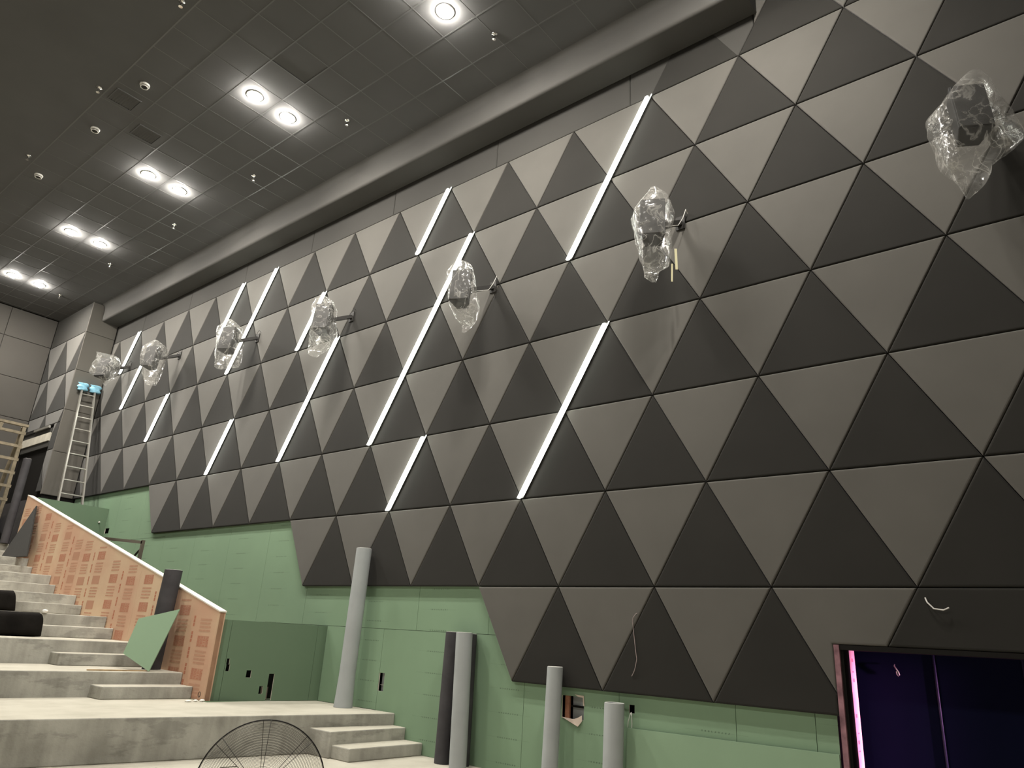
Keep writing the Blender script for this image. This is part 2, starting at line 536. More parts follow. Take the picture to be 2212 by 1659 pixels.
# ---- green boards with cut-outs
BY = 0.058
def board(x0, x1, z0, z1, holes=(), mp=None, par=None, gm=None):
    g = 0.0025
    x0 += g; x1 -= g; z0 += g; z1 -= g
    X = sorted({x0, x1} | {min(max(h[k], x0), x1) for h in holes for k in (0, 1)})
    Z = sorted({z0, z1} | {min(max(h[k], z0), z1) for h in holes for k in (2, 3)})
    hol = lambda xm, zm: any(h[0] < xm < h[1] and h[2] < zm < h[3] for h in holes)
    v, f, mi = [], [], []
    def quad(a, b_, c, d, k):
        n = len(v)
        v.extend([a, b_, c, d]); f.append((n, n + 1, n + 2, n + 3)); mi.append(k)
    for i in range(len(X) - 1):
        for j in range(len(Z) - 1):
            xa, xb, za, zb = X[i], X[i + 1], Z[j], Z[j + 1]
            if not hol((xa + xb) / 2, (za + zb) / 2):
                quad((xa, BY, za), (xb, BY, za), (xb, BY, zb), (xa, BY, zb), 0)
    t = 0.014
    for (a, b_, c, d, mk_i) in [(*h, 1) for h in holes] + [(x0, x1, z0, z1, 0)]:
        a = max(a, x0); b_ = min(b_, x1); c = max(c, z0); d = min(d, z1)
        for p, q in (((a, c), (b_, c)), ((b_, c), (b_, d)), ((b_, d), (a, d)), ((a, d), (a, c))):
            quad((p[0], BY, p[1]), (q[0], BY, q[1]), (q[0], BY + t, q[1]), (p[0], BY + t, p[1]), mk_i)
    if mp:
        v = [mp(p) for p in v]
    me = bpy.data.meshes.new('gypsum_board')
    me.from_pydata(v, [], f)
    me.materials.append(gm or M_GREEN); me.materials.append(M_GYPSUM)
    for p, k in zip(me.polygons, mi):
        p.material_index = k
    o = bpy.data.objects.new('gypsum_board', me)
    COL.objects.link(o); o.parent = par or wall_right
    return o
HOLES = [(-10.62, -10.40, 3.22, 3.34), (-.495, -.39, .67, .90), (2.57, 2.86, .65, .88), (3.42, 3.485, .78, .86)]
low = [-10.70, -9.43, -8.15, -6.88, -5.6, -4.33, -3.05, -1.78, -.50, .77, 2.03, 3.30, 4.57, 5.30, 5.49]
for i in range(len(low) - 1):
    board(low[i], low[i + 1], -0.3 if low[i + 1] < -1.7 else (0.43 if low[i + 1] < -.4 else 0.0), 1.47, [h for h in HOLES if h[1] > low[i] and h[0] < low[i + 1] and h[3] < 1.47])
mid = [-11.43, -10.14, -8.86, -7.58, -6.30, -5.02, -3.73, -2.43, -1.14, .14, 1.42, 2.7]
for i in range(len(mid) - 1):
    board(mid[i], mid[i + 1], 1.47, 3.03 if mid[i] < -7.6 else 3.2)
upb = [-12.9, -11.43, -10.14, -8.86, -7.58]
for i in range(len(upb) - 1):
    board(upb[i], upb[i + 1], 3.03, 4.24, [h for h in HOLES if h[1] > upb[i] and h[0] < upb[i + 1] and h[2] > 3])
# studs glimpsed through the cut-outs
box('wall_stud', (2.60, .075, 0), (2.66, .10, 2.0), M_STUD, wall_right)
box('wall_stud', (2.665, .10, .765), (2.90, .128, .785), M_BLACK, wall_right)
box('wall_stud', (2.67, .13, 0.2), (2.98, .15, 1.3), M_FOAMG, wall_right)
box('wall_stud', (-.50, .12, .2), (-.42, .14, 1.3), M_FOAMG, wall_right)
box('wall_stud', (-.495, .09, .742), (-.385, .10, .752), M_ALU, wall_right)
# torn paper round the broken hole
q = MB()
q.prism([(2.57, BY - .004, .66), (2.66, BY - .004, .655), (2.73, BY - .006, .65), (2.80, BY - .01, .675), (2.845, BY - .014, .70), (2.85, BY - .02, .64), (2.80, BY - .022, .585), (2.70, BY - .012, .615)], (0, .003, 0))
q.build('torn_paper', M_TORN, wall_right)
q = MB()
q.prism([(2.74, BY - .004, .90), (2.86, BY - .008, .895), (2.87, BY - .006, .79), (2.85, BY - .003, .80), (2.845, BY - .003, .873), (2.78, BY - .003, .88)], (0, .003, 0))
q.build('torn_paper', M_TORN, wall_right)
# pale plank and wires below the small black cut-out
for k, pts in enumerate(([(3.45, .05, .79), (3.445, .035, .765), (3.425, .03, .70), (3.42, .032, .645)], [(3.45, .05, .79), (3.465, .03, .76), (3.47, .03, .69), (3.468, .03, .645)])):
    q = MB(); q.tube(pts, .004, 6)
    q.build('wire', M_WIRE, wall_right)

# ---- low boarded wall that closes the exit passage at the platform
pf = MB()
pf.prism([(-1.80, .054, .43), (-2.02, -1.46, .43), (-2.14, -1.46, .43), (-1.92, .054, .43)], (0, 0, .01))
wall_low = pf.build('wall_low', M_BLACK)
tag(wall_low, 'low shaded green boarded wall beside the end of the orange parapet', kind='structure')
lowmap = lambda p: (-1.78 + .15 * p[0] - (p[1] - BY), p[0], p[2])
LH = [(-1.375, -1.335, .89, .965), (-1.37, -1.32, .805, .89), (-1.075, -1.005, .728, .822), (-.858, -.803, .521, .62), (-.745, -.665, .44, .783)]
for a_, b_ in ((-1.462, -1.39), (-1.39, -.10), (-.10, .054)):
    board(a_, b_, .432, 1.465, [h for h in LH if h[0] > a_ and h[1] < b_], lowmap, wall_low, M_GREEN_SHADED)
box('wall_stud', (-1.955, -.752, .432), (-1.925, -.725, 1.4), M_STUD, wall_low)
box('wall_stud', (-2.06, -.73, .432), (-2.05, -.62, .60), M_TORN, wall_low)
box('gypsum_board', (-2.13, -1.4645, .432), (-2.002, -1.4605, 1.465), M_GREEN_SHADED, wall_low)
box('board_backing', (-2.12, -1.46, .44), (-2.09, .05, 1.45), M_FOAMD, wall_low)

# ---- column face, return wall, rear wall
col_w = MB()
col_w.prism([(XL, YR, 4.2), (XL, .05, 4.2), (XB, .05, 4.2), (XB, YR, 4.2)], (0, 0, 0.001))
wall_return = box('wall_return', (XB, YR + .05, 3.2), (-13.33, .40, CZ), M_BLACK)
tag(wall_return, 'recessed side wall with triangular panels behind the column', kind='structure')
box('wall_core', (-13.33, YR + .05, 5.46), (XL - .05, .40, CZ), M_BLACK, wall_return)
box('column_core', (-13.33, YR + .05, 3.2), (XL - .05, .40, 5.46), M_BLACK, wall_return)
zr = [4.19, 5.30, 6.42, 7.53, 8.62, CZ]
for i in range(5):   # column pads, facing +X
    v, f = pad_mesh([(YR, zr[i]), (.0, zr[i]), (.0, zr[i + 1]), (YR, zr[i + 1])], 0, .05, .002)
    mk('column_panel', [(XL - y, x, z) for x, y, z in v], f, M_COL, wall_return)
def ret_panel(poly, m, name='triangle_panel'):
    for ax, val, kp in ((0, XL - .001, 'lt'), (0, XB, 'gt')):
        if len(poly) >= 3:
            poly = clip(poly, ax, val, kp)
    if len(poly) < 3 or abs(area2(poly)) < .004:
        return
    # door opening X < -13.33, Z < 5.46
    xs_ = [p[0] for p in poly]; zs_ = [p[1] for p in poly]
    if min(zs_) < 6.08 and min(xs_) < -13.33:
        a = clip(poly, 1, 6.08, 'gt')
        b_ = clip(poly, 0, -13.33, 'gt')
        for pp in (a, clip(b_, 1, 6.08, 'lt') if len(b_) >= 3 else []):
            if len(pp) >= 3 and abs(area2(pp)) > .004:
                v, f = pad_mesh(pp, YR, .05)
                mk(name, v, f, m, wall_return)
        return
    v, f = pad_mesh(poly, YR, .05)
    mk(name, v, f, m, wall_return)
ux0 = -14.2
for r in range(4):
    zt, zb = 8.62 - 1.09 * r, 8.62 - 1.09 * (r + 1)
    sh = 0 if r % 2 == 0 else .64
    for k in range(-2, 3):
        x = ux0 + sh + 1.28 * k
        ret_panel([(x - .64, zb), (x + .64, zb), (x, zt)], M_DARK)
        ret_panel([(x, zt), (x + 1.28, zt), (x + .64, zb)], M_LIGHT)
ret_panel([(XB, 8.62), (XL, 8.62), (XL, CZ), (XB, CZ)], M_PLAIN, 'plain_strip_panel')
# door in the return wall
door = box('door_1', (XB + .02, YR + .25, 3.46), (-13.35, YR + .30, 5.44), M_BLACK)
tag(door, 'dark exit doorway under a pale lintel plank', kind='structure')
box('lintel_plank', (-15.35, YR - .03, 5.62), (-13.36, YR + .05, 5.84), M_PALE, door)
box('lintel_board', (-15.35, YR - .005, 5.46), (-13.34, YR + .06, 5.615), M_PLAIN, door)
box('lintel_board', (-15.35, YR - .01, 5.845), (-13.34, YR + .06, 5.97), M_PLAIN, door)
q = MB(); q.bar((-14.5, YR - .05, 6.00), (-13.45, YR - .05, 6.00), .05, .06); q.build('door_closer', M_ALU, door)
q = MB(); q.bar((-15.3, YR - .02, 6.01), (-14.55, YR - .02, 6.01), .04, .07); q.build('door_closer_arm', M_STEEL, door)
wb = box('wall_back', (XB - .35, -15, -.3), (XB - .05, .42, 9.9), M_BLACK)
tag(wb, 'rear wall of large flat grey fabric panels', kind='structure')
zb_ = [3.46, 5.3, 6.42, 7.53, 8.65, CZ]
yb_ = [YR, -1.95, -3.15, -4.35, -5.55, -6.75, -7.95, -9.15, -10.35, -11.55, -12.75, -14]
for i in range(len(zb_) - 1):
    for j in range(len(yb_) - 1):
        v, f = pad_mesh([(yb_[j + 1], zb_[i]), (yb_[j], zb_[i]), (yb_[j], zb_[i + 1]), (yb_[j + 1], zb_[i + 1])], 0, .05, .003)
        mk('wall_panel', [(XB - y, x, z) for x, y, z in v], f, M_RET, wb)
# far walls of the hall, behind the camera
wl = box('wall_left', (XB - .35, -14.3, -.3), (13.2, -14.0, 9.9), M_RET)
tag(wl, 'plain far side wall of the hall', kind='structure')
wf = box('wall_front', (13.0, -14.3, -.3), (13.3, .6, 9.9), M_RET)
tag(wf, 'plain front wall at the screen end', kind='structure')

# ---- ceiling: slab, tiles, T-bars, soffit beam
ceil = box('ceiling', (XB - .35, -14.3, CZ + .03), (13.3, .6, CZ + .2), M_CEIL)
tag(ceil, 'dark painted suspended tile ceiling', kind='structure')
G = .615
GX0, GY0 = -.449, -2.35
ix = [GX0 + G * k for k in range(-25, 11)]
iy = [GY0 + G * k for k in range(-3, 4)]     # -4.195 .. -.505
tile_me = None
dark_tile = (ix[24], iy[2])
for a in range(len(ix) - 1):
    for c in range(len(iy) - 1):
        if ix[a] < XB or ix[a] > 5.2:
            continue
        dk = abs(ix[a] - (GX0 - G)) < .01 and abs(iy[c] - (GY0 - G)) < .01
        if tile_me is None:
            o = box('ceiling_tile', (.0005, .0005, 0), (G - .0005, G - .0005, .015), M_CEIL, ceil)
            tile_me = o.data
        else:
            o = bpy.data.objects.new('ceiling_tile', tile_me)
            COL.objects.link(o); o.parent = ceil
        o.location = (ix[a], iy[c], CZ + .0005)
        if dk:
            o.location.z = CZ + .012
            pass
for y in iy:
    box('ceiling_bar', (XB, y - .010, CZ - .0015), (5.3, y + .010, CZ + .006), M_TBAR, ceil)
for x in ix:
    if XB < x < 5.4:
        box('ceiling_bar', (x - .007, iy[0], CZ - .001), (x + .007, iy[-1], CZ + .006), M_TBAR, ceil)
slabs = [((XB, -14, CZ), (13, iy[0], CZ + .02)), ((XB, iy[-1], CZ), (13, .05, CZ + .02)), ((5.32, iy[0], CZ), (13, iy[-1], CZ + .02))]
for a, c in slabs:
    box('ceiling_slab', a, c, M_CEIL, ceil)
# soffit beam along the top of the wall, with rounded lower edge
prof = [(.0, 9.03), (-.40, 9.03)] + [(-.40 - .05 * math.sin(t), 9.08 - .05 * math.cos(t)) for t in (math.pi / 8 * k for k in range(1, 5))] + [(-.45, 9.30)] + \
       [(-.55 + .10 * math.cos(t), 9.36 + .14 * math.sin(t)) for t in (math.pi / 10 * k for k in range(0, 6))] + [(-.55, 9.505), (0, 9.505)]
q = MB(); q.prism([(XL, y, z) for y, z in prof], (5.26 - XL, 0, 0))
beam = q.build('trim_1', M_BEAM)
for p in beam.data.polygons:
    p.use_smooth = abs(p.normal.x) < .5
bm_ = beam.modifiers.new('ws', 'EDGE_SPLIT'); bm_.split_angle = math.radians(50)
tag(beam, 'dark soffit beam along the top of the panelled wall', kind='structure')

# ---- floor, terraces and steps
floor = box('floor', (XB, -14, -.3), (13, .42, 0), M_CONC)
tag(floor, 'pale cement floor with stepped concrete terraces', kind='structure')
YP0, YP1 = -1.565, -1.465        # parapet faces
def terrace(xf, slope, z, xb, y0=YP0 - .004, y1=-14.0, zb=0.0, xf0=None):
    xa = xf; xb2 = xf + slope * (y1 - y0)
    q = MB()
    q.prism([(xa, y0, zb), (xb2, y1, zb), (xb - 1.6, y1, zb), (xb, y0, zb)], (0, 0, z - zb))
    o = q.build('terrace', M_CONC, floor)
    bv = o.modifiers.new('bev', 'BEVEL'); bv.width = .012; bv.segments = 2
    return o
# first platform reaches the side wall
q = MB()
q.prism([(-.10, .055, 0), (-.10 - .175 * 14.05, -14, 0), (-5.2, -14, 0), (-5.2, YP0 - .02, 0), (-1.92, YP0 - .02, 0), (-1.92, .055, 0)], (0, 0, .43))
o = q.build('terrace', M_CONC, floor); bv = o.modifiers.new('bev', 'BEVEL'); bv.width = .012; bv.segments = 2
TER = [(-2.72, .075, .736), (-4.12, .10, 1.06), (-5.53, .10, 1.40), (-6.98, .10, 1.73), (-8.41, .10, 2.09), (-9.87, .10, 2.44), (-11.32, .10, 2.79), (-12.75, .10, 3.46)]
for i, (x, s_, z) in enumerate(TER):
    nx = TER[i + 1][0] if i + 1 < len(TER) else XB
    terrace(x, s_, z, nx - .25 if i + 1 < len(TER) else XB)
for i, (x, s_, z) in enumerate(TER[:7]):
    zp = .43 if i == 0 else TER[i - 1][2]
    ym = -2.72 if i == 0 else -2.76
    zt = (z + zp) / 2
    q = MB()
    x2 = x + s_ * (ym - YP0)
    q.prism([(x + .34, YP0 - .004, zp), (x2 + .34, ym, zp), (x2 - .02, ym, zp), (x - .02, YP0 - .004, zp)], (0, 0, zt - zp))
    o = q.build('stair_step', M_CONC, floor)
    bv = o.modifiers.new('bev', 'BEVEL'); bv.width = .012; bv.segments = 2
for (xa, xb, zt, yl) in ((-.3, .13, .286, -1.12), (-.3, .46, .143, -1.08)):
    q = MB()
    q.prism([(xb, .055, 0), (xb - .03, yl, 0), (xa - .1, yl, 0), (xa, .055, 0)], (0, 0, zt))
    o = q.build('stair_step', M_CONC, floor)
    bv = o.modifiers.new('bev', 'BEVEL'); bv.width = .012; bv.segments = 2

# ---- parapet of film-faced plywood
PX0, PX1 = -11.03, -2.07
def ptop(x): return 1.566 + (x - PX1) * (3.85 - 1.566) / (-10.99 - PX1)
def pbot(x):
    z = .43
    for (xf, s_, zz) in TER:
        if x < xf: z = zz - .4
    return z
par = MB()
par.prism([(PX0, YP0 + .018, 2.3), (-2.09, YP0 + .018, .43), (-2.09, YP0 + .018, ptop(-2.09) - .02), (PX0, YP0 + .018, ptop(PX0) - .02)], (0, .064, 0))
parapet = par.build('wall_parapet', M_PLYEDGE)
tag(parapet, 'sloping stair parapet faced in orange printed plywood', kind='structure')
cuts = [PX0, -9.8, -7.31, -4.67, PX1]
sheets = []
for i in range(4):
    a, c = cuts[i] + .0015, cuts[i + 1] - .0015
    for y, side in ((YP0, 0), (YP1 - .018, 1)):
        za = max(.43, ptop(a) - 2.4); zc = max(.43, ptop(c) - 2.4)
        q = MB(); q.prism([(a, y, za), (c, y, zc), (c, y, ptop(c) - .012), (a, y, ptop(a) - .012)], (0, .018, 0))
        o = q.build('plywood_sheet', M_PLY, parapet)
        if side == 0: sheets.append((a, c, o))
box('plywood_end', (-2.085, YP0 + .0185, .43), (PX1, YP1 - .0185, ptop(-2.07) - .012), M_PLYEDGE, parapet)
q = MB()
q.prism([(PX0, YP0 - .004, ptop(PX0) - .011), (PX1 + .012, YP0 - .004, ptop(PX1) - .011), (PX1 + .012, YP0 - .004, ptop(PX1) + .006), (PX0, YP0 - .004, ptop(PX0) + .006)], (0, .108, 0))
q.build('cap_board', M_CAP, parapet)
q = MB(); q.tube([(-2.19 + .028 * math.cos(t), YP0 - .002, .50 + .032 * math.sin(t)) for t in (2 * math.pi * k / 16 for k in range(16))], .004, 6, closed=True)
q.build('cable_grommet', M_STEEL, parapet)

# print on the plywood: lettering blocks, text lines, vertical lettering
fc = bpy.data.curves.new('print', 'FONT'); fc.body = '覆膜合板'
fo = bpy.data.objects.new('print', fc); COL.objects.link(fo)
bpy.context.view_layer.update()
tm = bpy.data.meshes.new_from_object(fo.evaluated_get(bpy.context.evaluated_depsgraph_get()))
tv = [(v.co.x / 3.93, v.co.y) for v in tm.vertices]
y0_, y1_ = min(v[1] for v in tv), max(v[1] for v in tv)
tv = [(x, (y - y0_) / (y1_ - y0_)) for x, y in tv]
tf = [tuple(p.vertices) for p in tm.polygons]
bpy.data.objects.remove(fo)
PY = YP0 - .0012
cols_x = [-10.75, -10.08, -9.42, -8.76, -8.12, -7.48, -6.99, -6.35, -5.66, -4.99, -4.355, -3.68, -3.02, -2.37]
printed = {}
for (a, c, o) in sheets:
    big, faint = MB(), MB()
    for i, cx in enumerate(cols_x):
        if not (a < cx < c):
            continue
        z = .30 + (.0 if i % 2 else .0) + (.02 * (i % 3))
        while z < 4:
            zc = z + .42
            hw = .15
            def ok(x, zz): return pbot(x) < zz < ptop(x) - .03 and a + .01 < x < c - .01
            if ok(cx - hw, zc - .075) and ok(cx + hw, zc + .075):
                tgt = big if -6 < cx < -2 or random.random() < .35 else faint
                tgt.add([(cx - hw + 2 * hw * x, PY, zc - .07 + .14 * y) for x, y in tv], tf)
                faint.add([(cx - hw, PY + .0004, zc - .072), (cx + hw, PY + .0004, zc - .072), (cx + hw, PY + .0004, zc + .072), (cx - hw, PY + .0004, zc + .072)], [(0, 1, 2, 3)])
            for k in range(4):
                zl = zc - .135 - k * .048
                if ok(cx - hw, zl) and ok(cx + hw, zl):
                    x = cx - hw
                    while x < cx + hw - .02:
                        wd = random.uniform(.08, .3)
                        x2 = min(x + wd, cx + hw)
                        faint.add([(x, PY, zl - .012), (x2, PY, zl - .012), (x2, PY, zl + .012), (x, PY, zl + .012)], [(0, 1, 2, 3)])
                        x = x2 + .008
            z += .42
        # vertical lettering between the columns
        vx = cx + .33
        if i % 2 == 0 and a + .05 < vx < c - .05:
            z = pbot(vx) + .08
            while z < ptop(vx) - .25:
                if ok(vx, z + .11):
                    for zz in (0, .05, .10):
                        big.add([(vx - .022, PY, z + zz), (vx + .022, PY, z + zz), (vx + .022, PY, z + zz + .042), (vx - .022, PY, z + zz + .042)], [(0, 1, 2, 3)])
                z += .21
    for q, m in ((big, M_REDPRINT), (faint, M_REDFAINT)):
        if q.v:
            pr = q.build('printed_lettering', m, o)
            pr['kind'] = 'stuff'

# ---- header wall over the exit passage and its handrail
hd = MB()
hd.prism([(-10.66, YP1 + .004, 2.55), (-10.66, BY - .003, 2.55), (-10.66, BY - .003, 3.80), (-10.66, YP1 + .004, 3.80)], (-.36, 0, 0))
header = hd.build('wall_header', M_GREEN_SHADED)
tag(header, 'green boarded front of the upper landing behind the parapet', kind='structure')
box('landing_slab', (-12.85, YP1 + .006, 2.8), (-11.021, .05, 3.799), M_FOAMD, header)
q = MB(); q.tube([(-10.655, -.10, 3.46), (-10.63, -.10, 3.465), (-10.61, -.10, 3.47)], [.02, .022, .008], 10)
tag(q.build('junction_stub', M_WHITE), 'small white cable stub on the green landing front', 'fitting')

# ------------------------------------------------------------------ things
# recessed downlights
def downlight(x, y, label):
    t = empty('downlight', (x, y, CZ))
    tag(t, label, 'downlight', 'recessed ceiling downlights')
    q = MB(); q.lathe([(.098, -.004), (.102, -.012), (.128, -.010), (.133, .0), (.133, .004)], (0, 0, 0), 28)
    q.build('trim_ring', M_TRIM, t, True)
    q = MB(); q.lathe([(.0005, -.075), (.035, -.071), (.065, -.057), (.088, -.030), (.097, -.002)], (0, 0, 0), 28)  # dome bulged below the ceiling to cast a bloom-like glow around it
    q.build('lens', M_DOME, t, True)
    ld = bpy.data.lights.new('downlight_lamp', 'AREA')
    ld.shape = 'DISK'; ld.size = .20; ld.energy = LAMP_W; ld.color = LAMP_COL
    lo = bpy.data.objects.new('downlight_lamp', ld)
    COL.objects.link(lo); lo.parent = t
    lo.location = (0, 0, -.080)
    return t
ORD = ['nearest', 'second', 'third', 'fourth', 'rearmost']
for i, x in enumerate((1.73, -1.965, -5.66, -9.37, -13.08)):
    downlight(x, -2.05, '%s recessed downlight in the row closer to the panelled wall' % ORD[i])
    downlight(x, -2.68, '%s recessed downlight in the row further from the panelled wall' % ORD[i])
for y, l in ((-2.05, 'closer to'), (-2.68, 'further from')):
    downlight(5.42, y, 'recessed downlight above the doorway, %s the panelled wall, out of view' % l)
for x, a in ((5.42, 'front'), (-1.965, 'middle'), (-9.37, 'rear')):  # unseen lamps added to raise the general light of the hall
    for y, l in ((-11.3, 'inner'), (-11.93, 'outer')):
        downlight(x, y, '%s added downlight at the %s of the unseen side of the hall' % (l, a))

# wall light bars
def strip(a, c, label):
    A = Vector((lx(a[0]), 0, lz(a[1]))); B = Vector((lx(c[0]), 0, lz(c[1])))
    t = empty('light_bar', B)
    tag(t, label, 'light bar', 'diagonal light bars on the panelled wall')
    D = A - B
    d0 = D.normalized()
    def para(name, x0, x1, y0, y1, m, s0=0.0, s1=0.0):
        p0 = d0 * s0; p1 = D - d0 * s1
        q = MB()
        q.prism([p0 + Vector((x0, y0, 0)), p0 + Vector((x1, y0, 0)), p1 + Vector((x1, y0, 0)), p1 + Vector((x0, y0, 0))], (0, y1 - y0, 0))
        return q.build(name, m, t)
    para('housing', -.027, .047, -.0016, -.020, M_HOUSING, .004, .004)
    para('diffuser', -.024, .013, -.0205, -.055, M_LED, .002, .03)
    para('slim_diffuser', .034, .042, -.0205, -.026, M_LED, .03, .0)
SL = [((3, 0), (2, 2), 'long light bar reaching the top strip, right of all the others'),
      ((2.5, 3), (1.5, 5), 'longest bright bar low on the wall, ending above the grey rolls'),
      ((0, 0), (-.5, 1), 'short light bar at the top edge, left of the longest upper bar'),
      ((.5, 1), (-1, 4), 'three panel long light bar passing behind the third wrapped speaker'),
      ((0, 4), (-.5, 5), 'short low light bar just above the tall grey roll'),
      ((-4, 0), (-5, 2), 'light bar from the top strip down behind the fifth wrapped speaker'),
      ((-5, 0), (-5.5, 1), 'short top light bar left of its twin over the fifth wrapped speaker'),
      ((-2.5, 1), (-3, 2), 'short light bar hidden partly behind the fourth wrapped speaker'),
      ((-2, 2), (-3, 4), 'two panel long light bar starting under the fourth wrapped speaker'),
      ((-4.5, 3), (-5, 4), 'short low light bar at mid wall, left of the two panel bar'),
      ((-9, 0), (-9.5, 1), 'farthest top light bar beside the rearmost wrapped speaker'),
      ((-8.5, 1), (-9, 2), 'light bar between the two rearmost wrapped speakers'),
      ((-7, 2), (-7.5, 3), 'lowest of the rear light bars, under the sixth wrapped speaker')]
for a, c, l in SL:
    strip(a, c, l)

# wrapped surround speakers
EV = Vector((.7767, .6299, 0))
NV = Vector((-.6299, .7767, 0))
BAGS = [
 ((7.22, -.5), [(6.53, -.005, .162), (6.439, -.076, .219), (6.348, -.147, .255), (6.259, -.209, .283), (6.126, -.32, .353), (5.998, -.31, .401), (5.889, -.304, .473), (5.785, -.291, .378), (5.656, -.274, .204), (5.571, -.258, .128), (5.49, -.215, .114), (5.409, -.186, .067), (5.327, -.15, -.007), (5.253, -.127, -.093)], 'largest plastic wrapped wall speaker, near the right edge of the wall'),
 ((4.06, -.5), [(6.52, -.067, .043), (6.44, -.126, .174), (6.354, -.184, .194), (6.268, -.249, .207), (6.209, -.267, .232), (6.125, -.253, .227), (5.976, -.22, .202), (5.814, -.188, .207), (5.692, -.171, .198), (5.572, -.143, .175), (5.49, -.125, .061), (5.411, -.119, .046), (5.357, -.038, .018)], 'plastic wrapped wall speaker with a pale tape end hanging down'),
 ((1.04, -.5), [(6.493, -.13, -.061), (6.443, -.187, .066), (6.383, -.243, .116), (6.305, -.29, .141), (6.212, -.27, .167), (6.103, -.245, .183), (5.977, -.238, .2), (5.853, -.208, .247), (5.73, -.148, .226), (5.649, -.104, .209), (5.568, -.023, .178), (5.502, .005, .139), (5.427, .011, .055)], 'plastic wrapped wall speaker crossing the three panel long light bar'),
 ((-2.31, -.5), [(6.845, -.118, -.002), (6.783, -.174, .131), (6.682, -.225, .187), (6.528, -.219, .208), (6.349, -.208, .234), (6.172, -.205, .267), (6.039, -.197, .269), (5.949, -.192, .192), (5.86, -.19, .116), (5.779, -.162, .015), (5.754, -.102, -.022)], 'fourth plastic wrapped wall speaker from the right, above a two panel bar'),
 ((-5.39, -.5), [(7.132, -.086, .016), (7.054, -.205, .149), (6.982, -.31, .154), (6.898, -.309, .193), (6.712, -.28, .228), (6.543, -.266, .235), (6.418, -.261, .274), (6.293, -.252, .282), (6.177, -.237, .257), (6.128, -.175, -.059)], 'fifth plastic wrapped wall speaker from the right, under twin light bars'),
 ((-8.76, -.5), [(7.449, -.064, .045), (7.375, -.224, .171), (7.301, -.291, .22), (7.147, -.331, .254), (7.047, -.313, .217), (6.869, -.267, .207), (6.692, -.214, .213), (6.517, -.152, .203), (6.405, -.044, .162)], 'sixth plastic wrapped wall speaker from the right, with a black arm'),
 ((-11.5, -.55), [(7.707, -.261, -.158), (7.655, -.253, .268), (7.537, -.232, .331), (7.398, -.299, .347), (7.261, -.316, .338), (7.17, -.343, .351), (7.085, -.134, .339), (6.994, -.036, .226), (6.862, .124, .158)], 'rearmost plastic wrapped wall speaker, above the ladder with blue cloth')]
def lerp_prof(P, z):
    for i in range(len(P) - 1):
        if P[i][0] >= z >= P[i + 1][0]:
            t = (P[i][0] - z) / (P[i][0] - P[i + 1][0])
            return P[i][1] + t * (P[i + 1][1] - P[i][1]), P[i][2] + t * (P[i + 1][2] - P[i][2])
    return P[-1][1], P[-1][2]
